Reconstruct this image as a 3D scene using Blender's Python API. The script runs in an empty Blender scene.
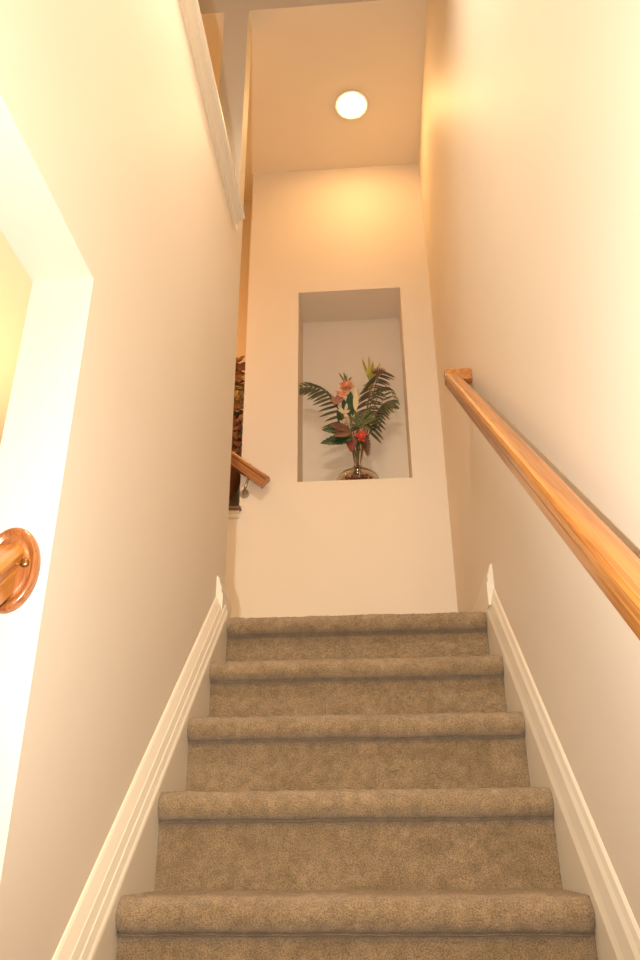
import bpy, bmesh, math, random
from mathutils import Vector, Matrix, noise
C = bpy.context.scene.collection
ZO = 1.607                      # eye height of the photographer above the lower floor
rnd = random.Random(7)

# ------------------------------------------------------------------ materials
def mat(name, col, rough=.6, metal=0, bump=None, var=None, spec=.5, coat=0, trans=0, emis=None, ior=1.45):
    m = bpy.data.materials.new(name); m.use_nodes = True
    nt = m.node_tree; b = nt.nodes['Principled BSDF']
    b.inputs['Base Color'].default_value = (*col, 1)
    b.inputs['Roughness'].default_value = rough
    b.inputs['Metallic'].default_value = metal
    b.inputs['Specular IOR Level'].default_value = spec
    b.inputs['IOR'].default_value = ior
    b.inputs['Coat Weight'].default_value = coat
    b.inputs['Coat Roughness'].default_value = .25
    b.inputs['Transmission Weight'].default_value = trans
    if emis:
        b.inputs['Emission Color'].default_value = (*emis[0], 1)
        b.inputs['Emission Strength'].default_value = emis[1]
    tc = nt.nodes.new('ShaderNodeTexCoord')
    if var:                      # (scale, second colour, detail)
        n = nt.nodes.new('ShaderNodeTexNoise'); n.inputs['Scale'].default_value = var[0]
        n.inputs['Detail'].default_value = var[2] if len(var) > 2 else 4
        r = nt.nodes.new('ShaderNodeValToRGB')
        r.color_ramp.elements[0].position = .35; r.color_ramp.elements[1].position = .65
        r.color_ramp.elements[0].color = (*col, 1); r.color_ramp.elements[1].color = (*var[1], 1)
        nt.links.new(tc.outputs['Object'], n.inputs['Vector'])
        nt.links.new(n.outputs['Fac'], r.inputs['Fac']); nt.links.new(r.outputs['Color'], b.inputs['Base Color'])
    if bump:                     # (scale, strength, distance)
        n = nt.nodes.new('ShaderNodeTexNoise'); n.inputs['Scale'].default_value = bump[0]; n.inputs['Detail'].default_value = 5
        k = nt.nodes.new('ShaderNodeBump'); k.inputs['Strength'].default_value = bump[1]; k.inputs['Distance'].default_value = bump[2]
        nt.links.new(tc.outputs['Object'], n.inputs['Vector'])
        nt.links.new(n.outputs['Fac'], k.inputs['Height']); nt.links.new(k.outputs['Normal'], b.inputs['Normal'])
    return m

def oak(name, c1, c2, axis, rough=.3):
    """oak with grain stretched along axis (a unit vector in the object's own space)"""
    m = bpy.data.materials.new(name); m.use_nodes = True
    nt = m.node_tree; b = nt.nodes['Principled BSDF']; L = nt.links
    tc = nt.nodes.new('ShaderNodeTexCoord')
    # rotate the axis onto Z, then squeeze Z
    q = Vector(axis).normalized().rotation_difference(Vector((0, 0, 1))).to_euler()
    mp = nt.nodes.new('ShaderNodeMapping'); mp.inputs['Rotation'].default_value = q
    m2 = nt.nodes.new('ShaderNodeMapping'); m2.inputs['Scale'].default_value = (95, 95, 2.2)
    L.new(tc.outputs['Object'], mp.inputs['Vector']); L.new(mp.outputs['Vector'], m2.inputs['Vector'])
    n = nt.nodes.new('ShaderNodeTexNoise'); n.inputs['Scale'].default_value = 1.0; n.inputs['Detail'].default_value = 6; n.inputs['Distortion'].default_value = .6
    L.new(m2.outputs['Vector'], n.inputs['Vector'])
    m3 = nt.nodes.new('ShaderNodeMapping'); m3.inputs['Scale'].default_value = (420, 420, 9)
    L.new(mp.outputs['Vector'], m3.inputs['Vector'])
    n2 = nt.nodes.new('ShaderNodeTexNoise'); n2.inputs['Scale'].default_value = 1.0; n2.inputs['Detail'].default_value = 2
    L.new(m3.outputs['Vector'], n2.inputs['Vector'])
    r = nt.nodes.new('ShaderNodeValToRGB'); e = r.color_ramp.elements
    e[0].position = .36; e[0].color = (*c2, 1); e[1].position = .6; e[1].color = (*c1, 1)
    L.new(n.outputs['Fac'], r.inputs['Fac'])
    r2 = nt.nodes.new('ShaderNodeValToRGB'); e = r2.color_ramp.elements
    e[0].position = .35; e[0].color = (.62, .56, .5, 1); e[1].position = .48; e[1].color = (1, 1, 1, 1)
    L.new(n2.outputs['Fac'], r2.inputs['Fac'])
    mx = nt.nodes.new('ShaderNodeMix'); mx.data_type = 'RGBA'; mx.blend_type = 'MULTIPLY'; mx.inputs['Factor'].default_value = .8
    L.new(r.outputs['Color'], mx.inputs['A']); L.new(r2.outputs['Color'], mx.inputs['B'])
    L.new(mx.outputs['Result'], b.inputs['Base Color'])
    b.inputs['Roughness'].default_value = rough; b.inputs['Coat Weight'].default_value = .5; b.inputs['Coat Roughness'].default_value = .18
    return m

def carpet_mat():
    m = bpy.data.materials.new('beige_carpet'); m.use_nodes = True
    nt = m.node_tree; b = nt.nodes['Principled BSDF']; L = nt.links
    tc = nt.nodes.new('ShaderNodeTexCoord')
    def noi(s, d, lo, hi, c0, c1):
        n = nt.nodes.new('ShaderNodeTexNoise'); n.inputs['Scale'].default_value = s; n.inputs['Detail'].default_value = d
        r = nt.nodes.new('ShaderNodeValToRGB'); e = r.color_ramp.elements
        e[0].position = lo; e[1].position = hi; e[0].color = (*c0, 1); e[1].color = (*c1, 1)
        L.new(tc.outputs['Object'], n.inputs['Vector']); L.new(n.outputs['Fac'], r.inputs['Fac']); return n, r
    n1, r1 = noi(9, 3, .35, .65, (.31, .21, .11), (.36, .25, .137))
    n2, r2 = noi(330, 3, .38, .6, (0.64, .62, .60), (1.12, 1.1, 1.1))
    n3, r3 = noi(40, 3, .35, .65, (.82, .82, .80), (1.08, 1.08, 1.08))
    def mul(a, bb):
        mx = nt.nodes.new('ShaderNodeMix'); mx.data_type = 'RGBA'; mx.blend_type = 'MULTIPLY'; mx.inputs['Factor'].default_value = 1
        L.new(a, mx.inputs['A']); L.new(bb, mx.inputs['B']); return mx.outputs['Result']
    L.new(mul(mul(r1.outputs['Color'], r2.outputs['Color']), r3.outputs['Color']), b.inputs['Base Color'])
    k = nt.nodes.new('ShaderNodeBump'); k.inputs['Strength'].default_value = .8; k.inputs['Distance'].default_value = .009
    L.new(n2.outputs['Fac'], k.inputs['Height']); L.new(k.outputs['Normal'], b.inputs['Normal'])
    b.inputs['Roughness'].default_value = .95; b.inputs['Specular IOR Level'].default_value = .1
    b.inputs['Sheen Weight'].default_value = .25; b.inputs['Sheen Roughness'].default_value = .5
    return m

M = {}
PAINT = (.75, .655, .535)
M['wall'] = mat('beige_wall_paint', PAINT, .55, bump=(180, .08, .002), var=(1.3, (.727, .638, .516), 3), spec=.3)
M['ceil'] = mat('ceiling_paint', (.72, .64, .50), .8, bump=(90, .1, .002), spec=.2)
M['trim'] = mat('white_trim_paint', (.71, .63, .50), .38, spec=.5)
M['carpet'] = carpet_mat()
SL = .8606
OAK1, OAK2 = (.50, .20, .034), (.33, .11, .015)
M['oak'] = oak('honey_oak_stair', OAK1, OAK2, (0, 1, SL))
M['oakx'] = oak('honey_oak_side', (.45, .18, .05), (.27, .09, .022), (-1, 0, SL))
M['oakr'] = oak('honey_oak_rosette', (.36, .125, .035), (.24, .07, .016), (0, 0, 1))
M['screw'] = mat('screw_brass', (.35, .17, .06), .3, .9)
M['nickel'] = mat('bracket_metal', (.42, .36, .28), .3, 1)
M['glass'] = mat('amber_glass', (1, .93, .82), .03, trans=1, ior=1.45)
M['lens'] = mat('lit_bulb', (1, .9, .7), .5, emis=((1, .60, .24), 75))
M['ring'] = mat('light_trim_ring', (.8, .76, .68), .4)
M['frond'] = mat('palm_green', (.035, .055, .022), .5, var=(30, (.11, .10, .045)))
M['frond2'] = mat('olive_frond', (.05, .075, .02), .5, var=(25, (.13, .13, .04)))
M['frondb'] = mat('brown_frond', (.11, .08, .06), .55, var=(25, (.05, .055, .03)))
M['ylw'] = mat('yellow_leaf', (.42, .36, .06), .5, var=(30, (.20, .20, .03)))
M['cream'] = mat('cream_petal', (.62, .53, .30), .5)
M['peach'] = mat('peach_petal', (.72, .33, .17), .5, var=(40, (.58, .2, .09)))
M['mauve'] = mat('mauve_petal', (.30, .13, .10), .55, var=(40, (.42, .2, .13)))
M['dkgreen'] = mat('dark_green_leaf', (.02, .05, .022), .4, var=(20, (.035, .085, .03)))
M['mdgreen'] = mat('mid_green_leaf', (.06, .085, .025), .45, var=(20, (.12, .14, .045)))
M['maroon'] = mat('maroon_leaf', (.10, .03, .02), .45, var=(20, (.16, .06, .03)))
M['redleaf'] = mat('red_leaf', (.30, .06, .04), .45, var=(20, (.18, .05, .03)))
M['red'] = mat('red_petal', (.62, .05, .03), .4, var=(30, (.5, .09, .05)))
M['white'] = mat('white_petal', (.55, .46, .32), .5)
M['stem'] = mat('plant_stem', (.22, .13, .06), .6, var=(30, (.12, .08, .035)))
M['pale_stem'] = mat('pale_stem', (.55, .42, .27), .5)
M['urn'] = mat('dark_brown_urn', (.24, .10, .04), .35, var=(12, (.15, .055, .02)))
M['dried'] = mat('dried_foliage', (.34, .14, .05), .7, var=(30, (.16, .06, .022)))
M['driedy'] = mat('dried_straw', (.62, .42, .14), .7, var=(30, (.3, .18, .05)))
M['ledge'] = mat('ledge_wood', (.20, .10, .05), .4)
M['wallo'] = M['wall']

# ------------------------------------------------------------------ helpers
ALL = []
def obj(name, bm, m, parent=None, smooth=False, label=None):
    me = bpy.data.meshes.new(name)
    bmesh.ops.recalc_face_normals(bm, faces=bm.faces[:]); 
    if smooth:
        for f in bm.faces: f.smooth = True
    bm.to_mesh(me); bm.free(); me.materials.append(m)
    o = bpy.data.objects.new(name, me); C.objects.link(o)
    if parent is not None: o.parent = parent
    if label: o['label'] = label
    ALL.append(o); return o
def thing(name, label, cat, base, group=None):
    o = bpy.data.objects.new(name, None); C.objects.link(o); o.empty_display_size = .05
    o['base'] = list(base); o['label'] = label; o['category'] = cat
    if group: o['group'] = group
    ALL.append(o); return o
def tag(o, label, cat, group=None, kind=None):
    o['label'] = label; o['category'] = cat
    if group: o['group'] = group
    if kind: o['kind'] = kind
    return o
def struct(name, bm, m, label, cat='wall'):
    o = obj(name, bm, m); o['kind'] = 'structure'; o['label'] = label; o['category'] = cat; return o

def box(bm, x0, x1, y0, y1, z0, z1):
    v = [bm.verts.new((x, y, z)) for x in (x0, x1) for y in (y0, y1) for z in (z0, z1)]
    for q in ((0,1,3,2),(4,6,7,5),(0,4,5,1),(2,3,7,6),(0,2,6,4),(1,5,7,3)): bm.faces.new([v[i] for i in q])
def prism(bm, pts, a, b, fn):
    """pts: 2-D outline, swept between a and b, fn(u,v,t) -> xyz"""
    A = [bm.verts.new(fn(u, v, a)) for u, v in pts]; B = [bm.verts.new(fn(u, v, b)) for u, v in pts]
    n = len(pts)
    bm.faces.new(A); bm.faces.new(B[::-1])
    for i in range(n): bm.faces.new((A[i], B[i], B[(i+1) % n], A[(i+1) % n]))
def tube(bm, pts, rad, n=8, cap=True):
    pts = [Vector(p) for p in pts]; rings = []
    if not hasattr(rad, '__len__'): rad = [rad]*len(pts)
    up = Vector((.3, .2, 1)).normalized()
    for i, p in enumerate(pts):
        t = (pts[min(i+1, len(pts)-1)]-pts[max(i-1, 0)]).normalized()
        s = t.cross(up);  s = s.normalized() if s.length > 1e-4 else Vector((1, 0, 0)); w = s.cross(t)
        rings.append([bm.verts.new(p+rad[i]*(math.cos(2*math.pi*k/n)*s+math.sin(2*math.pi*k/n)*w)) for k in range(n)])
    for a, b in zip(rings, rings[1:]):
        for k in range(n): bm.faces.new((a[k], a[(k+1) % n], b[(k+1) % n], b[k]))
    if cap: bm.faces.new(rings[0][::-1]); bm.faces.new(rings[-1])
def lathe(bm, prof, c, n=32, closed=False):
    c = Vector(c); rings = []
    for r, z in prof:
        rings.append([bm.verts.new(c+Vector((max(r, 1e-4)*math.cos(2*math.pi*k/n), max(r, 1e-4)*math.sin(2*math.pi*k/n), z))) for k in range(n)])
    pr = list(zip(rings, rings[1:]))
    if closed: pr.append((rings[-1], rings[0]))
    for a, b in pr:
        for k in range(n): bm.faces.new((a[k], a[(k+1) % n], b[(k+1) % n], b[k]))
    if not closed: bm.faces.new(rings[0][::-1]); bm.faces.new(rings[-1])
def bez(p, n=14):
    p = [Vector(q) for q in p]; out = []
    for i in range(n+1):
        t = i/n; q = p[:]
        while len(q) > 1: q = [q[j].lerp(q[j+1], t) for j in range(len(q)-1)]
        out.append(q[0])
    return out
def blade(bm, a, b, w, nrm=(0, -1, 0), bend=0, droop=0, n=8, cup=.25, shape=1.0, thick=.0012, teeth=0):
    """a tapered leaf from a to b, folded along its midrib, with real thickness"""
    a, b = Vector(a), Vector(b); nrm = Vector(nrm).normalized(); d = b-a; L = d.length
    s = d.cross(nrm).normalized(); up = s.cross(d).normalized()
    if up.dot(nrm) < 0: up = -up
    rows = []
    for i in range(n+1):
        t = i/n
        ww = w*(math.sin(math.pi*min(1, t**shape*.97+.03))**.8)*(1 if t < .98 else .25)
        if teeth and i % 2: ww *= (1-teeth)
        c = a+d*t+s*bend*L*math.sin(math.pi*t*.5)**2+Vector((0, 0, -droop*L*t*t))
        rows.append((c-s*ww*.5+up*cup*ww*.5, c, c+s*ww*.5+up*cup*ww*.5))
    top = [[bm.verts.new(p+up*thick) for p in r] for r in rows]; bot = [[bm.verts.new(p) for p in r] for r in rows]
    for i in range(n):
        for j in range(2):
            bm.faces.new((top[i][j], top[i][j+1], top[i+1][j+1], top[i+1][j]))
            bm.faces.new((bot[i][j+1], bot[i][j], bot[i+1][j], bot[i+1][j+1]))
        bm.faces.new((top[i][0], top[i+1][0], bot[i+1][0], bot[i][0]))
        bm.faces.new((top[i+1][2], top[i][2], bot[i][2], bot[i+1][2]))
    for e in (0, n):
        for j in range(2): bm.faces.new((top[e][j], top[e][j+1], bot[e][j+1], bot[e][j]))

# ------------------------------------------------------------------ key dimensions (eye at the origin)
XL, XR = -.5885, .4352           # wall faces of the stairwell
TW = .138                        # wall thickness
FL = -ZO
RUN, RISE, Y0, Z0 = .254, .2186, 1.758, -.0768
ZLAND = Z0+4*RISE                # .7976
YB, HC, YH = 3.9515, 4.374, 2.775
YJ, ZJ = 1.294, 1.1445
YE = 2.905
XE = -.739                       # right edge of the recess in the end wall
ZCAP = 2.70
nos = lambda y: Z0+(y-Y0)*SL     # line through the nosings

# ------------------------------------------------------------------ shell
bm = bmesh.new(); box(bm, -2.75, .56, -2.6, 4.4, FL-.1, FL)
struct('floor', bm, M['carpet'], 'beige carpeted lower floor the stairs start from', 'floor')
bm = bmesh.new(); box(bm, XR, XR+.13, -2.6, 4.4, FL, 5.3)
struct('wall_right', bm, M['wall'], 'plain cream wall right of the stairs behind the long handrail')
# left dividing wall: low under the open side, full height to the cap, column at its end
ys0 = -2.6
yl0 = Y0-6.2*RUN
bm = bmesh.new(); fx = lambda u, v, t: (t, u, v)
for q in ([(YJ, FL), (YE, FL), (YE, ZCAP), (YJ, ZCAP)], [(ys0, ZJ), (YJ, ZJ), (YJ, ZCAP), (ys0, ZCAP)], [(YH, ZCAP), (YE, ZCAP), (YE, HC), (YH, HC)],
          [(yl0, FL), (YJ, FL), (YJ, nos(YJ)+.08), (yl0, nos(yl0)+.08)], [(ys0, FL), (yl0, FL), (yl0, FL+.12), (ys0, FL+.12)]):
    prism(bm, q, XL-TW, XL, fx)
struct('wall_left', bm, M['wall'], 'cream dividing wall left of the stairs with an opening near the camera')
# header over the landing
bm = bmesh.new(); box(bm, -2.75, XR, YH, YE-.02, HC+.1, 5.3); box(bm, -2.75, XR, YH, YH+.004, HC, HC+.1)
struct('wall_header', bm, M['wall'], 'tan wall strip above the front edge of the landing ceiling')
bm = bmesh.new(); box(bm, -2.75, XR, YH+.004, 4.4, HC, HC+.1)
struct('ceiling', bm, M['ceil'], 'cream ceiling over the landing with the round light', 'ceiling')
bm = bmesh.new(); box(bm, -2.75, XR, -2.6, YH, 5.2, 5.3)
struct('ceiling_upper', bm, M['ceil'], 'higher ceiling over the stair flight', 'ceiling')
# end wall with the display niche, recess to the left
NL, NR, NB, NT, ND = -.4103, .2464, 1.916, 3.2814, .3174
bm = bmesh.new()
y1 = YB+.12
box(bm, XE, NL, YB, YB+ND, FL, HC); box(bm, NR, XR, YB, YB+ND, FL, HC)
box(bm, NL, NR, YB, YB+ND, FL, NB); box(bm, NL, NR, YB, YB+ND, NT, HC)
box(bm, XE, XR, YB+ND, YB+ND+.08, FL, HC)
struct('wall_back', bm, M['wall'], 'cream wall at the head of the stairs with a tall display niche')
bm = bmesh.new()
ZLED = 1.745
box(bm, -2.75, XE, YB, YB+.24, FL, ZLED); box(bm, -2.75, XE, YB+.24, YB+.4, FL, HC)
struct('wall_recess', bm, M['wall'], 'recessed wall beyond the left corner above the ledge')
# rooms to the left
bm = bmesh.new(); box(bm, -2.75, -2.6, -2.6, 4.4, FL, 5.3)
struct('wall_far_left', bm, M['wall'], 'pale yellow wall of the room through the left opening')
bm = bmesh.new(); box(bm, -2.6, XL-TW, -2.6, YE, 1.52, 1.79)
struct('ceiling_left', bm, M['ceil'], 'ceiling of the lower room through the left opening', 'ceiling')
bm = bmesh.new(); box(bm, -2.6, XL-TW-.3, 3.0, 3.1, FL, ZLAND-.17)
struct('wall_room_end', bm, M['wall'], 'end wall of the lower room left of the stairs')

# ------------------------------------------------------------------ staircase
XCL, XCR = -.5500, .4095
def step_profile(z, y, depth):
    """profile in (Y,Z): riser foot, riser, nosing roll, tread"""
    p = [(y+.034, z-RISE-.0)]
    p += [(y+.034, z-RISE*k) for k in (.85, .7, .55, .45)]
    p += [(y+.033, z-.076), (y+.024, z-.072), (y+.012, z-.069)]
    R = .030
    for a in range(-90, 91, 18):
        p.append((y+R-R*math.cos(math.radians(a)), z-.034+ (R+.004)*math.sin(math.radians(a))))
    p += [(y+.06, z+.001), (y+.10, z)]
    k = 3
    while k*.04+.02 < depth: p.append((y+k*.04+.02, z)); k += 1
    p.append((y+depth, z))
    return p
def carpet_step(bm, z, y, depth, seed, x0=XCL, x1=XCR, fine=True, fn=None):
    prof = step_profile(z, y, depth)
    # resample
    if fine:
        q = [prof[0]]
        for a, b in zip(prof, prof[1:]):
            d = math.dist(a, b); n = max(1, int(d/.006))
            q += [(a[0]+(b[0]-a[0])*i/n, a[1]+(b[1]-a[1])*i/n) for i in range(1, n+1)]
        prof = q
    nx = 150 if fine else 24
    g = []
    for i, (py, pz) in enumerate(prof):
        row = []
        for j in range(nx+1):
            x = x0+(x1-x0)*j/nx
            e = min(x-x0, x1-x)                      # ends of the roll tuck in
            tuck = .006*max(0, 1-e/.022)**2
            w = .0055*noise.noise(Vector((x*7, seed*3.1, py*3)))+.0035*noise.noise(Vector((x*26, seed, pz*22)))
            w2 = .0028*noise.noise(Vector((x*120, py*120, pz*120+seed)))+.0014*noise.noise(Vector((x*260, py*260, pz*260)))
            dy, dz = 0, 0
            front = 1 if py < y+.028 else 0
            if front: dy = -w+tuck*.9-w2; dz = w*.5-tuck*.6*(1 if pz > z-.03 else -1)+w2*.6
            elif pz > z-.02: dz = w*.6+w2-tuck*.3
            else: dy = w*.3-w2
            if i in (0,): dz = 0
            v = (x, py+dy, pz+dz)
            row.append(bm.verts.new(fn(v) if fn else v))
        g.append(row)
    for a, b in zip(g, g[1:]):
        for j in range(nx): bm.faces.new((a[j], a[j+1], b[j+1], b[j]))
    # closed underside
    pu = [(prof[-1][0], z-RISE*1.05), (prof[0][0], z-RISE*1.05)]
    A = [bm.verts.new(fn((x0, *p)) if fn else (x0, *p)) for p in pu]; B = [bm.verts.new(fn((x1, *p)) if fn else (x1, *p)) for p in pu]
    bm.faces.new([r[0] for r in g]+A); bm.faces.new([r[-1] for r in g][::-1]+B[::-1])
    bm.faces.new(g[-1]+[B[0], A[0]]) ; bm.faces.new(g[0][::-1]+[A[1], B[1]]); bm.faces.new((A[0], B[0], B[1], A[1]))
st = thing('staircase', 'beige carpeted stairs rising to the landing below the niche', 'stairs', (-.07, Y0-6*RUN, FL))
for n in range(-6, 4):
    bm = bmesh.new(); carpet_step(bm, Z0+n*RISE, Y0+n*RUN, RUN+.036, n*1.7, fine=n >= -2)
    obj('stair_step', bm, M['carpet'], st, smooth=True)
bm = bmesh.new(); carpet_step(bm, ZLAND, Y0+4*RUN, .12, 9.3)
box(bm, XL+.001, XR-.001, Y0+4*RUN+.12, YB-.001, ZLAND-.15, ZLAND-.001)
box(bm, -1.0, XL+.001, YE+.001, YB-.001, ZLAND-.15, ZLAND-.001)
obj('landing', bm, M['carpet'], st, smooth=False)
# second flight leaving the landing to the left along the end wall
st2 = thing('staircase', 'upper carpeted flight turning left from the landing behind the dividing wall', 'stairs', (-1.5, 3.43, ZLAND))
def turn(v): return (-1.0-(v[1]-0), 2.94+(v[0]), v[2])
for n in range(4):
    bm = bmesh.new(); carpet_step(bm, ZLAND+(n+1)*.2, n*RUN, RUN+.036, 20+n, 0, .97, False, turn)
    obj('stair_step', bm, M['carpet'], st2, smooth=True)
bm = bmesh.new(); box(bm, -2.6, XL-TW, -2.6, YE, 1.79, 1.81)
struct('floor_upper', bm, M['carpet'], 'upper carpeted floor behind the left cap rail', 'floor')

# skirts beside the stairs: a board with a moulded top that follows the slope
def skirt(face, sgn, prof, y0, y1):
    bm = bmesh.new()
    P = [(0, -.36)]+[(d, v) for d, v in prof]+[(0, prof[-1][1])]
    P = [(prof[0][0], -.36)]+list(prof)
    P = [(0, -.36)]+P+([(0, prof[-1][1])] if prof[-1][0] > 0 else [])
    prism(bm, P, y0, y1, lambda d, v, y: (face+sgn*d, y, Z0+(y-Y0)*SL+v))
    return bm
KL = [(.0395, -.004), (.038, .004), (.034, .012), (.029, .032), (.0268, .034), (.0205, .058), (.0185, .060), (.007, .089), (.003, .094), (0, .095)]
KR = [(.0265, -.006), (.0262, .004), (.024, .014), (.021, .030), (.018, .055), (.0155, .078), (.010, .094), (.006, .112), (.0015, .118), (0, .119)]
YS1 = 2.80
struct('trim_1', skirt(XL, 1, KL, Y0-6.3*RUN, YS1), M['trim'], 'cream moulded skirting board sloping up the left side of the stairs', 'trim')
struct('trim_2', skirt(XR, -1, KR, Y0-6.3*RUN, 2.80), M['trim'], 'cream moulded skirting board sloping up the right side of the stairs', 'trim')
# baseboards on the landing (profile: distance from wall, height)
BP = [(0, 0), (.026, 0), (.026, .085), (.020, .092), (.020, .112), (.013, .128), (.010, .146), (.003, .156), (0, .157)]
bm = bmesh.new(); prism(bm, BP, 2.705, YB-.001, lambda d, v, y: (XR-d, y, ZLAND-.003+v))
struct('baseboard_right', bm, M['trim'], 'white baseboard along the landing on the right wall, its cut end facing the stairs', 'baseboard')
bm = bmesh.new(); prism(bm, BP, 2.748, YE+.026, lambda d, v, y: (XL+d, y, ZLAND-.003+v))
prism(bm, BP, XL-TW, XL, lambda d, v, x: (x, YE+d, ZLAND-.003+v))
struct('baseboard_left', bm, M['trim'], 'white baseboard block wrapping the end of the left wall', 'baseboard')
bm = bmesh.new(); prism(bm, BP, XL-TW-.25, XR-.026, lambda d, v, x: (x, YB-d, ZLAND-.003+v))
struct('baseboard_back', bm, M['trim'], 'white baseboard at the foot of the niche wall', 'baseboard')
# cap and apron moulding on the left wall
CP = [(0, -.048), (.006, -.048), (.010, -.040), (.010, -.030), (.019, -.024), (.024, -.012), (.030, -.004), (.032, .002), (.046, .002), (.050, .008), (.050, .018), (.046, .024), (0, .024)]
bm = bmesh.new()
prism(bm, CP+[(-TW, .024), (-TW, .002), (0, .002)], -2.6, 2.705, lambda d, v, y: (XL+d, y, ZCAP+v))
struct('trim_3', bm, M['trim'], 'white moulded cap running along the top of the left wall', 'trim')

# ------------------------------------------------------------------ ledge in the recess
ld = thing('wall_ledge', 'dark wood ledge with white moulding left of the niche wall', 'shelf', (-1.6, YB, ZLED))
bm = bmesh.new(); box(bm, -2.59, XE+.012, YB-.035, YB+.239, ZLED+.001, ZLED+.022)
bmesh.ops.bevel(bm, geom=bm.edges[:], offset=.004, segments=2, affect='EDGES')
obj('ledge_board', bm, M['ledge'], ld)
bm = bmesh.new(); prism(bm, [(0, 0), (.004, 0), (.010, .012), (.010, .022), (.018, .034), (.018, .045), (0, .045)], -2.59, XE+.0, lambda d, v, x: (x, YB-d-.0005, ZLED-.044+v))
obj('ledge_moulding', bm, M['trim'], ld)

# ------------------------------------------------------------------ handrails
def rail_outline(w=.057, h=.062):
    """cross-section (u across, v up) of a moulded oak rail, top at v=0"""
    hw = w/2
    half = [(0, 0), (hw*.50, -.0008), (hw*.80, -.004), (hw*.96, -.011), (hw, -.019), (hw*.97, -.026), (hw*.80, -.031), (hw*.74, -.034), (hw*.78, -.039), (hw*.74, -.047), (hw*.72, -h), (hw*.6, -h)]
    return half+[(-u, v) for u, v in half[::-1] if u > 0]
def sweep(bm, outline, p0, p1, up, side):
    p0, p1, up, side = map(Vector, (p0, p1, up, side))
    prism(bm, outline, 0, 1, lambda u, v, t: p0.lerp(p1, t)+side*u+up*v)
cs = 1/math.hypot(1, SL); sn = SL*cs          # slope cos / sin
hr = thing('handrail', 'long honey oak handrail along the right wall', 'handrail', (.354, 1.2, .5))
zr = lambda y: SL*y-.534
YR1 = 2.702
bm = bmesh.new(); sweep(bm, rail_outline(.058, .060), (.354, -.9, zr(-.9)), (.354, YR1, zr(YR1)), (0, -sn, cs), (1, 0, 0))
# square-cut plumb end
obj('rail', bm, M['oak'], hr)
bm = bmesh.new(); box(bm, .326, XR-.0005, YR1-.034, YR1+.012, zr(YR1)-.066, zr(YR1)-.007)
bmesh.ops.bevel(bm, geom=bm.edges[:], offset=.005, segments=2, affect='EDGES')
obj('rail_return', bm, M['oak'], hr)
def bracket(parent, y, x_rail, zrail, wall, d):
    bm = bmesh.new(); z = zrail-.10
    tube(bm, [(wall, y, z-.02), (wall+d*.008, y, z-.02)], .028, 20)
    o = obj('bracket', bm, M['nickel'], parent)
    bm = bmesh.new(); tube(bm, bez([(wall+d*.006, y, z-.02), (x_rail, y, z-.03), (x_rail, y, z), (x_rail, y, zrail-.066)], 10), .006, 10)
    obj('bracket_arm', bm, M['nickel'], o)
for y in (.3, 1.25, 2.2): bracket(hr, y, .357, zr(y), XR-.0005, -1)

hl = thing('handrail', 'short end of oak handrail meeting an oval rosette at the left edge', 'handrail', (-.662, YJ, .4))
RX, RZ = -.659, .470
bm = bmesh.new()
prof = [(1.0, 0), (1.0, .006), (.985, .011), (.94, .0155), (.87, .017), (.80, .0145), (.76, .011), (.72, .0105), (.66, .013), (.60, .014), (0.001, .014)]
rings = []
for r, d in prof:
    rings.append([bm.verts.new((RX+.0545*r*math.cos(2*math.pi*k/48), YJ-.0005-d, RZ+.082*r*math.sin(2*math.pi*k/48))) for k in range(48)])
for a, b in zip(rings, rings[1:]):
    for k in range(48): bm.faces.new((a[k], a[(k+1) % 48], b[(k+1) % 48], b[k]))
bm.faces.new(rings[0][::-1]); bm.faces.new(rings[-1])
ro = obj('rosette', bm, M['oakr'], hl, smooth=True)
for zz in (.0, ):
    bm = bmesh.new(); lathe(bm, [(.0085, 0), (.0085, .003), (.006, .0055), (.003, .0065)], (0, 0, 0), 16)
    bmesh.ops.transform(bm, matrix=Matrix.Translation((RX+.030, YJ-.0135, RZ+.008)) @ Matrix.Rotation(math.pi/2, 4, 'X'), verts=bm.verts)
    obj('screw', bm, M['screw'], ro, smooth=True)
bm = bmesh.new(); zl = lambda y: RZ+.058+(y-YJ)*SL
sweep(bm, rail_outline(.060, .072), (RX-.004, -.6, zl(-.6)), (RX-.004, YJ-.012, zl(YJ-.012)), (0, -sn, cs), (1, 0, 0))
obj('rail', bm, M['oak'], hl)

hb = thing('handrail', 'reddish oak handrail end with metal bracket left of the display niche', 'handrail', (-.7, 3.88, 1.9))
S2 = .80; c2 = 1/math.hypot(1, S2); s2 = S2*c2
zb = lambda x: 1.921-(x+.568)*S2
bm = bmesh.new(); sweep(bm, rail_outline(.060, .072), (-1.75, 3.88, zb(-1.75)), (-.558, 3.88, zb(-.558)), (s2, 0, c2), (0, 1, 0))
obj('rail', bm, M['oakx'], hb)
bm = bmesh.new(); tube(bm, [(-.712, YB-.0005, 1.852), (-.712, YB-.010, 1.852)], .026, 24)
b1 = obj('bracket', bm, M['nickel'], hb, smooth=False)
bm = bmesh.new(); tube(bm, bez([(-.712, YB-.008, 1.852), (-.706, 3.90, 1.845), (-.695, 3.88, 1.87), (-.675, 3.88, 1.952)], 12), .0065, 10)
obj('bracket_arm', bm, M['nickel'], b1, smooth=True)
bm = bmesh.new(); lathe(bm, [(.001, -.011), (.008, -.007), (.011, 0), (.008, .007), (.001, .011)], (-.712, YB-.013, 1.852), 16)
obj('bracket_knob', bm, M['nickel'], b1, smooth=True)

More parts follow.
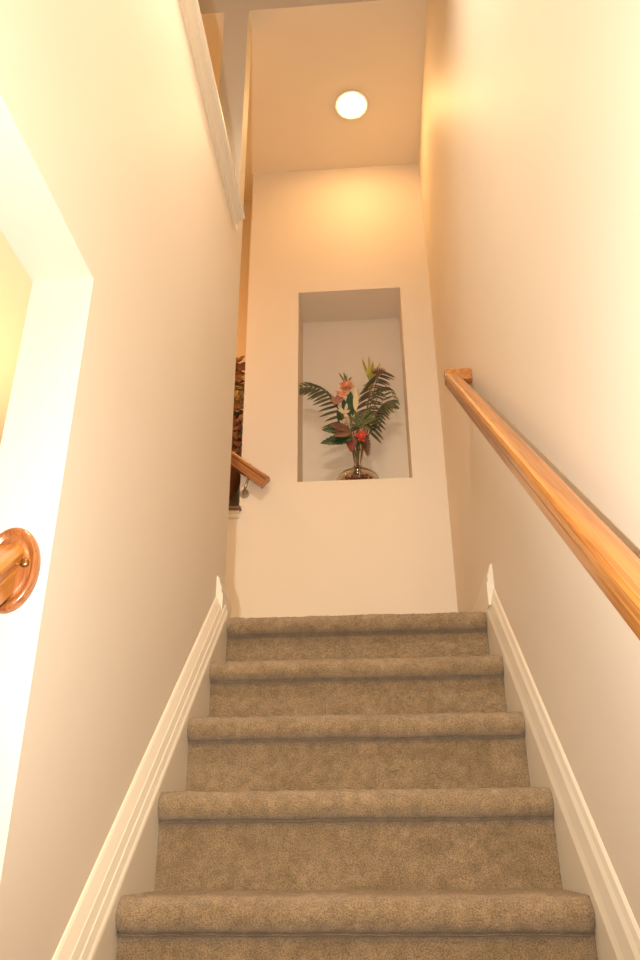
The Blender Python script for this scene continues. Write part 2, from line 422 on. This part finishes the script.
# ------------------------------------------------------------------ recessed light in the landing ceiling
rl = thing('recessed_light', 'round glowing recessed light in the landing ceiling', 'ceiling light', (-.02, 3.443, HC))
bm = bmesh.new(); lathe(bm, [(.083, 0), (.112, 0), (.112, -.004), (.104, -.007), (.084, -.006)], (-.02, 3.443, HC-.0005), 40, closed=True)
obj('trim_ring', bm, M['ring'], rl, smooth=True)
bm = bmesh.new(); lathe(bm, [(.082, -.0008), (.082, -.004), (.076, -.010), (.060, -.016), (.03, -.0195), (.001, -.0205)], (-.02, 3.443, HC), 40)
obj('lamp_lens', bm, M['lens'], rl, smooth=True)

# ------------------------------------------------------------------ flower arrangement in the niche
VX, VY = -.067, 4.105
va = thing('glass_vase', 'squat round glass vase on the niche floor', 'vase', (VX, VY, NB))
bm = bmesh.new()
outer = [(.055, .001), (.095, .010), (.122, .035), (.128, .060), (.118, .088), (.092, .112), (.060, .126), (.036, .134), (.026, .144), (.024, .152), (.027, .158)]
inner = [(.0245, .158), (.0215, .152), (.023, .144), (.033, .130), (.058, .121), (.089, .107), (.114, .085), (.124, .060), (.118, .037), (.092, .014), (.05, .007)]
lathe(bm, outer+inner, (VX, VY, NB), 48)
obj('vase_body', bm, M['glass'], va, smooth=True)
o = bmesh.new(); rr = random.Random(5)
for k in range(110):
    a = rr.random()*6.283; r = .098*math.sqrt(rr.random()); z = NB+.020+rr.random()*.055
    bmesh.ops.create_icosphere(o, subdivisions=1, radius=.011, matrix=Matrix.Translation((VX+r*math.cos(a), VY+r*math.sin(a), z)) @ Matrix.Diagonal((1.2, 1, .8, 1)))
ob = obj('glass_pebbles', o, M['redleaf'], smooth=True); tag(ob, 'red and brown pebbles inside the round glass vase', 'pebbles', kind='stuff')

NECK = Vector((VX, VY, NB+.15))
def foot(i): 
    a = i*2.4; return Vector((VX+.05*math.cos(a), VY+.05*math.sin(a), NB+.062))
def stem_to(p, i, mid=None, r=.0028):
    q = NECK+Vector((.013*math.cos(i*1.9), .013*math.sin(i*1.9), 0))
    p = Vector(p); m = Vector(mid) if mid else q.lerp(p, .45)+Vector((0, 0, .03))
    bm = bmesh.new(); tube(bm, [foot(i), q]+bez([q, m, p], 12)[1:], [r]*2+[r]*12, 7); return bm
def P(x, z, dy=0): return Vector((x, VY+dy, z))
pi_ = 0
def palm(label, ctrl, mats, left, right, i, n=16, w=.010):
    """ctrl: bezier control points of the rachis; left/right: functions t -> leaflet vector"""
    t = thing('palm_frond', label, 'palm frond', NECK, 'palm fronds in the niche vase')
    ra = bez(ctrl, 30)
    bm = stem_to(ra[0], i, r=.0030); tube(bm, ra, [.0030-.0018*k/30 for k in range(31)], 7)
    obj('stem', bm, M['stem'], t, smooth=True)
    bm = bmesh.new()
    for k in range(n):
        tt = .10+.88*k/(n-1); c = ra[int(tt*30)]
        for f, ny in ((left, -.25), (right, .25)):
            v = f(tt)
            if v is None: continue
            v = Vector(v)*(1+.12*math.sin(k*2.3))
            blade(bm, c, c+v, w, (.1, -1, ny), droop=.16+.05*math.sin(k), n=6, cup=.3, shape=.8)
    obj('leaflets', bm, mats, t)
    return t
palm('broad dark green palm frond arching to the left of the niche', [P(-.11, 2.30), P(-.16, 2.52, -.03), P(-.24, 2.66, -.04), P(-.405, 2.615, -.05)], M['frond'],
     lambda t: (-.150*(1-.5*t), -.02, -.012-.055*t), lambda t: (-.040-.02*t, -.01, .066*(1-.4*t)), 0, 15, .018)
palm('tall olive palm frond rising to the right under the yellow tips', [P(-.03, 2.28), P(.02, 2.50, -.02), P(.03, 2.68, -.03), P(.115, 2.715, -.05)], M['frondb'],
     lambda t: (-.095+.02*t, -.03, -.03-.05*t), lambda t: (.105*(1-.2*t), -.02, -.0-.05*t), 1, 20, .014)
palm('dark palm frond bending out to the right wall of the niche', [P(.0, 2.26), P(.05, 2.45, .02), P(.09, 2.54, .0), P(.165, 2.48, -.03)], M['frond'],
     lambda t: (.07-.02*t, -.02, -.085*(1-.5*t)), lambda t: (.075-.02*t, -.0, .06*(1-.6*t)), 2, 14, .017)
palm('thin drooping palm frond at the right edge of the arrangement', [P(.02, 2.40, .04), P(.08, 2.66, .04), P(.15, 2.74, .02), P(.18, 2.50, .0)], M['frond2'],
     lambda t: (-.075, -.01, -.03), lambda t: (.03, -.01, -.03), 3, 13, .011)

def flower(name, label, cat, base, i, r=.0028, mid=None, m='stem'):
    t = thing(name, label, cat, NECK); obj('stem', stem_to(base, i, mid, r), M[m], t, smooth=True); return t
# yellow bromeliad-like tips
b = P(.035, 2.64, -.03); t = flower('yellow_tropical_leaf', 'spiky yellow green leaf cluster at the top of the arrangement', 'leaf', b, 4)
bm = bmesh.new()
for dx, dz, l in ((-.045, .19, 1), (-.03, .14, 1), (-.005, .20, 1), (.02, .17, 1), (.065, .15, 1), (.05, .11, 1), (-.02, .10, 1), (-.055, -.02, 1), (-.015, -.06, 1), (.02, .05, 1)):
    blade(bm, b, b+Vector((dx, -.03*rnd.random(), dz)), .019, (0, -1, .1), bend=.05*rnd.uniform(-1, 1), n=6, shape=.7)
obj('leaves', bm, M['ylw'], t)
b = P(.085, 2.70, -.04)
t = flower('dark_spiky_leaf', 'small dark purple spiky tuft right of the yellow leaves', 'leaf', b, 12)
bm = bmesh.new()
for a in range(-20, 200, 24):
    blade(bm, b, b+Vector((.05*math.cos(math.radians(a)), -.02, .035*math.sin(math.radians(a))+.005)), .010, n=5)
obj('leaves', bm, M['maroon'], t)
# peach flower
b = P(-.118, 2.60, -.07); t = flower('peach_flower', 'peach orange tropical flower high in the middle of the vase', 'flower', b, 5)
bm = bmesh.new()
for k in range(14):
    a = k*2.4; rr_ = .020+.0020*k
    blade(bm, b+Vector((0, .01, 0)), b+Vector((rr_*1.15*math.cos(a), -.028+.002*k, rr_*math.sin(a)+.008)), .044, (math.cos(a)*.4, -1, .2), n=6, cup=-.35, shape=.55)
bmesh.ops.create_icosphere(bm, subdivisions=2, radius=.018, matrix=Matrix.Translation(b+Vector((0, -.008, .004))))
obj('petals', bm, M['peach'], t)
bm = bmesh.new()
for dx, dz in ((-.047, .105), (-.015, .11), (.0, .085), (-.03, .07), (.035, .07)):
    blade(bm, b+Vector((0, 0, .02)), b+Vector((dx, 0, dz)), .010, n=6)
obj('sepals', bm, M['mdgreen'], t)
bm = bmesh.new()
b2 = P(-.14, 2.545, -.07)
for dx, dz in ((-.035, -.012), (.035, .012), (-.012, -.03), (.022, -.018), (-.04, .018), (0, .02)):
    blade(bm, b2, b2+Vector((dx*1.2, -.015, dz)), .028, (0, -1, .3), n=6, cup=-.3, shape=.6)
obj('lower_petals', bm, M['peach'], t)
b = P(-.178, 2.50, -.06); t = flower('mauve_flower', 'dusky mauve flower low left of the peach flower', 'flower', b, 6)
bm = bmesh.new()
for dx, dz in ((-.05, .0), (-.035, .04), (.01, .05), (.045, .045), (-.03, -.03), (.02, -.02), (.05, .01)):
    blade(bm, b, b+Vector((dx, -.02*rnd.random()-.01, dz)), .030, (0, -1, .3), n=6, cup=-.3, shape=.6)
obj('petals', bm, M['mauve'], t)
t = flower('cream_flower_spike', 'cream upright bud beside the peach flower', 'flower', P(-.066, 2.44, -.07), 7, m='stem')
bm = bmesh.new(); blade(bm, P(-.066, 2.42, -.07), P(-.058, 2.585, -.08), .034, (0, -1, 0), n=8, shape=.8); obj('petals', bm, M['cream'], t)
t = flower('white_lily', 'small white lily in the middle of the leaves', 'flower', P(-.128, 2.40, -.08), 8)
bm = bmesh.new(); b = P(-.128, 2.40, -.085)
for dx, dz in ((-.045, .045), (.012, .06), (.03, .01), (-.035, .005), (.012, -.045), (-.05, .02)):
    blade(bm, b, b+Vector((dx, -.02, dz)), .020, (0, -1, .2), n=6, cup=-.25)
obj('petals', bm, M['white'], t)
t = flower('white_rose', 'rounded white bloom under the lily', 'flower', P(-.132, 2.335, -.07), 9)
bm = bmesh.new(); b = P(-.132, 2.338, -.08)
for k in range(12):
    a = k*2.4; rr_ = .012+.0026*k
    blade(bm, b, b+Vector((rr_*math.cos(a), -.02+.0015*k, rr_*.75*math.sin(a))), .028, (math.cos(a)*.4, -1, .3), n=5, cup=-.4, shape=.6)
obj('petals', bm, M['white'], t)
t = flower('dark_green_leaf', 'dark green upright leaves below the peach flower', 'leaf', P(-.10, 2.42, -.04), 10)
bm = bmesh.new()
for q in ((P(-.105, 2.40, -.05), P(-.092, 2.57, -.06), .052), (P(-.12, 2.40, -.04), P(-.14, 2.52, -.06), .04), (P(-.085, 2.40, -.05), P(-.075, 2.51, -.06), .034), (P(-.16, 2.34, -.03), P(-.175, 2.48, -.03), .03)):
    blade(bm, *q)
obj('leaves', bm, M['dkgreen'], t)
t = flower('green_leaf_cluster', 'mid green leaves in the centre spreading to the right', 'leaf', P(-.05, 2.33, -.06), 11)
bm = bmesh.new(); b = P(-.05, 2.32, -.06)
for dx, dz, w in ((.13, .03, .022), (.11, .075, .018), (.09, .125, .018), (.04, .10, .022), (-.02, .10, .02), (.07, -.035, .02), (-.05, .06, .02), (-.055, .0, .02), (.02, -.04, .02), (.12, .055, .012), (.07, .11, .014)):
    blade(bm, b, b+Vector((dx, -.04*rnd.random(), dz)), w, (0, -1, .25), bend=.05*rnd.uniform(-1, 1))
obj('leaves', bm, M['mdgreen'], t)
t = flower('green_leaf_cluster', 'pale green leaf tips hanging at the lower right of the arrangement', 'leaf', P(.0, 2.34, -.03), 13)
bm = bmesh.new(); b = P(.0, 2.36, -.03)
for dx, dz, w in ((.03, -.075, .024), (.07, -.03, .026), (.055, .03, .026), (-.03, -.02, .024), (.012, .06, .026)):
    blade(bm, b, b+Vector((dx, -.03*rnd.random(), dz)), w, (0, -1, .25))
obj('leaves', bm, M['frond2'], t)
# big leaves low on the left
def bigleaf(label, a, b_, w, m, i, mid=None):
    t = flower('broad_leaf', label, 'leaf', a, i, mid=mid)
    bm = bmesh.new(); blade(bm, a, b_, w, (.1, -1, .35), droop=.03, n=16, cup=.18, shape=.75, teeth=.22, thick=.0015)
    obj('leaf_blade', bm, M[m], t)
bigleaf('broad dark green leaf pointing left, upper of the low pair', P(-.105, 2.285, -.07), P(-.272, 2.285, -.10), .095, 'dkgreen', 14)
bigleaf('broad dark green leaf pointing left, lowest of the arrangement', P(-.095, 2.225, -.08), P(-.280, 2.190, -.11), .10, 'dkgreen', 15)
bigleaf('maroon leaf over the upper dark green leaf', P(-.115, 2.275, -.10), P(-.222, 2.305, -.12), .075, 'maroon', 16)
bigleaf('maroon leaf over the lower dark green leaf', P(-.10, 2.245, -.11), P(-.205, 2.222, -.13), .07, 'maroon', 17)
bigleaf('dull red leaf hanging just above the vase neck on the left', P(-.095, 2.25, -.06), P(-.098, 2.135, -.08), .072, 'redleaf', 18)
bigleaf('dark maroon leaf hanging behind the red flower', P(-.02, 2.30, -.01), P(-.002, 2.135, -.02), .055, 'maroon', 19)
bigleaf('dark green leaf behind the red flower', P(-.05, 2.31, -.03), P(-.045, 2.165, -.04), .055, 'dkgreen', 20)
t = flower('red_flower', 'bright red rounded flower low on the right above the vase', 'flower', P(-.037, 2.235, -.08), 21)
bm = bmesh.new(); b = P(-.037, 2.235, -.085)
for k in range(12):
    a = k*2.4; rr_ = .016+.0028*k
    blade(bm, b, b+Vector((rr_*math.cos(a), -.02+.001*k, rr_*1.1*math.sin(a))), .032, (math.cos(a)*.4, -1, .3), n=5, cup=-.4, shape=.6)
bmesh.ops.create_icosphere(bm, subdivisions=2, radius=.016, matrix=Matrix.Translation(b+Vector((0, -.004, 0))))
obj('petals', bm, M['red'], t)
for i, (x, z, m, lab) in enumerate(((-.086, 2.25, 'pale_stem', 'pale bare stem slanting left above the vase neck'), (-.04, 2.20, 'pale_stem', 'pale bare stem slanting right above the vase neck'), (-.066, 2.28, 'frond', 'dark upright bare stem above the vase neck'))):
    ob = obj('bare_stem', stem_to(P(x, z, -.05), 22+i, r=.0042), M[m], smooth=True); tag(ob, lab, 'stem')

# ------------------------------------------------------------------ dried arrangement on the ledge (only a sliver shows past the wall end)
UX, UY, UZ = -.885, 4.05, ZLED+.0225
ur = thing('urn', 'dark brown urn standing on the ledge behind the handrail', 'urn', (UX, UY, UZ))
bm = bmesh.new()
lathe(bm, [(.098, 0), (.098, .012), (.075, .030), (.062, .06), (.072, .10), (.098, .15), (.120, .20), (.125, .25), (.118, .29), (.10, .315), (.105, .33), (.118, .34), (.112, .342), (.09, .325)], (UX, UY, UZ), 40)
obj('urn_body', bm, M['urn'], ur, smooth=True)
def spray(name, label, cat, m, z0, z1, n, w, seed, ln, big=False):
    r_ = random.Random(seed); t = thing(name, label, cat, (UX, UY, UZ+.33), 'dried plants in the urn')
    bm = bmesh.new(); tube(bm, [(UX+.02*r_.uniform(-1, 1), UY, UZ+.328), (UX+.01, UY, (z0+z1)/2), (UX+.03, UY, z1-.02)], .004, 6)
    obj('stem', bm, M['stem'], t, smooth=True)
    bm = bmesh.new()
    for k in range(n):
        z = z0+(z1-z0)*k/n; c = Vector((UX+r_.uniform(-.08, .13), UY+r_.uniform(-.09, .05), z))
        a = r_.uniform(-.6, 3.7)
        blade(bm, c, c+Vector((ln*math.cos(a), r_.uniform(-.02, .02), ln*math.sin(a))), w, (r_.uniform(-.5, .5), -1, r_.uniform(-.4, .4)), n=5, cup=.3, shape=.7)
    obj('blossoms', bm, M[m], t)
spray('dried_leaf_spray', 'reddish brown dried leaves low in the urn', 'dried plant', 'dried', 2.10, 2.46, 150, .028, 1, .05)
spray('dried_flower_spray', 'straw yellow dried flowers halfway up the urn arrangement', 'dried plant', 'driedy', 2.44, 2.68, 60, .040, 2, .05)
spray('dried_leaf_spray', 'dark brown dried leaves at the top of the urn arrangement', 'dried plant', 'dried', 2.64, 2.80, 90, .036, 3, .05)
spray('dried_leaf_spray', 'green brown dried fern behind the straw flowers', 'dried plant', 'frond2', 2.30, 2.70, 40, .020, 4, .06)

# ------------------------------------------------------------------ light
def light(name, typ, loc, energy, col, **k):
    d = bpy.data.lights.new(name, typ); d.energy = energy; d.color = col
    for a, v in k.items(): setattr(d, a, v)
    o = bpy.data.objects.new(name, d); C.objects.link(o); o.location = loc; return o
pit, yaw, rol = map(math.radians, (25.894, 4.047, .441))
F = Vector((-math.sin(yaw)*math.cos(pit), math.cos(yaw)*math.cos(pit), math.sin(pit)))
Rv = Vector((math.cos(yaw), math.sin(yaw), 0)); Uv = Rv.cross(F)
R2 = Rv*math.cos(rol)-Uv*math.sin(rol); U2 = Uv*math.cos(rol)+Rv*math.sin(rol)
cam = bpy.data.cameras.new('camera'); co = bpy.data.objects.new('camera', cam); C.objects.link(co)
mt = Matrix((R2, U2, -F)).transposed().to_4x4(); mt.translation = (0, 0, ZO); co.matrix_world = mt
cam.sensor_fit = 'VERTICAL'; cam.sensor_height = 24; cam.lens = 24*770.02/960; cam.clip_start = .02
bpy.context.scene.camera = co
# the camera's own flash: mounted beside the lens (camera held upright), head tilted up
fl = light('camera_flash', 'SPOT', Rv*-.14+Vector((0, 0, ZO+.01)), 108, (1, .98, .93), shadow_soft_size=.022, spot_size=math.radians(150), spot_blend=1.0)
ax = Vector((-.02, 1, math.tan(math.radians(46)))).normalized()
fl.rotation_euler = ax.to_track_quat('-Z', 'Y').to_euler()
# room lamps out of view, plus added fill lights
TUNG = (1, .60, .24)
light('hall_lamp_behind', 'AREA', (-.1, -1.6, ZO+2.6), 34, (1, .64, .25), size=.5)
light('stairwell_fill', 'AREA', (-.15, 1.05, ZO+3.5), 27, (1, .88, .72), size=.35)  # added fill that evens out the stairwell walls, no fixture modelled
light('left_room_lamp', 'POINT', (-1.7, 1.9, ZO+1.1), 22, (1, .66, .32), shadow_soft_size=.12)
light('upper_hall_lamp', 'POINT', (-1.7, 2.2, ZO+3.0), 3, TUNG, shadow_soft_size=.12)
light('recess_fill', 'POINT', (-1.5, 3.5, ZO+3.0), 12, (1, .42, .10), shadow_soft_size=.1)  # added orange fill that warms the recess and urn, no real lamp
w = bpy.data.worlds.new('world'); bpy.context.scene.world = w; w.use_nodes = True
w.node_tree.nodes['Background'].inputs['Color'].default_value = (1, .62, .32, 1)
w.node_tree.nodes['Background'].inputs['Strength'].default_value = .25

# ------------------------------------------------------------------ put every origin at the object's base and lift the world so the floor is at z=0
bases = {}
for o in ALL:
    if 'base' in o.keys():
        bases[o.name] = Vector(o['base']); del o['base']
    elif o.parent is None:
        vs = [v.co for v in o.data.vertices]
        bases[o.name] = Vector(((min(v.x for v in vs)+max(v.x for v in vs))/2, (min(v.y for v in vs)+max(v.y for v in vs))/2, min(v.z for v in vs)))
def rootof(o):
    while o.parent: o = o.parent
    return o
for o in ALL:
    b = bases[rootof(o).name]
    if o.type == 'MESH': o.data.transform(Matrix.Translation(-b))
    if o.parent is None: o.location = b+Vector((0, 0, ZO))
vs = bpy.context.scene.view_settings
bpy.context.scene.display_settings.display_device = 'sRGB'
vs.view_transform = 'Standard'; vs.look = 'None'; vs.gamma = 1; vs.exposure = .85; vs.use_curve_mapping = False
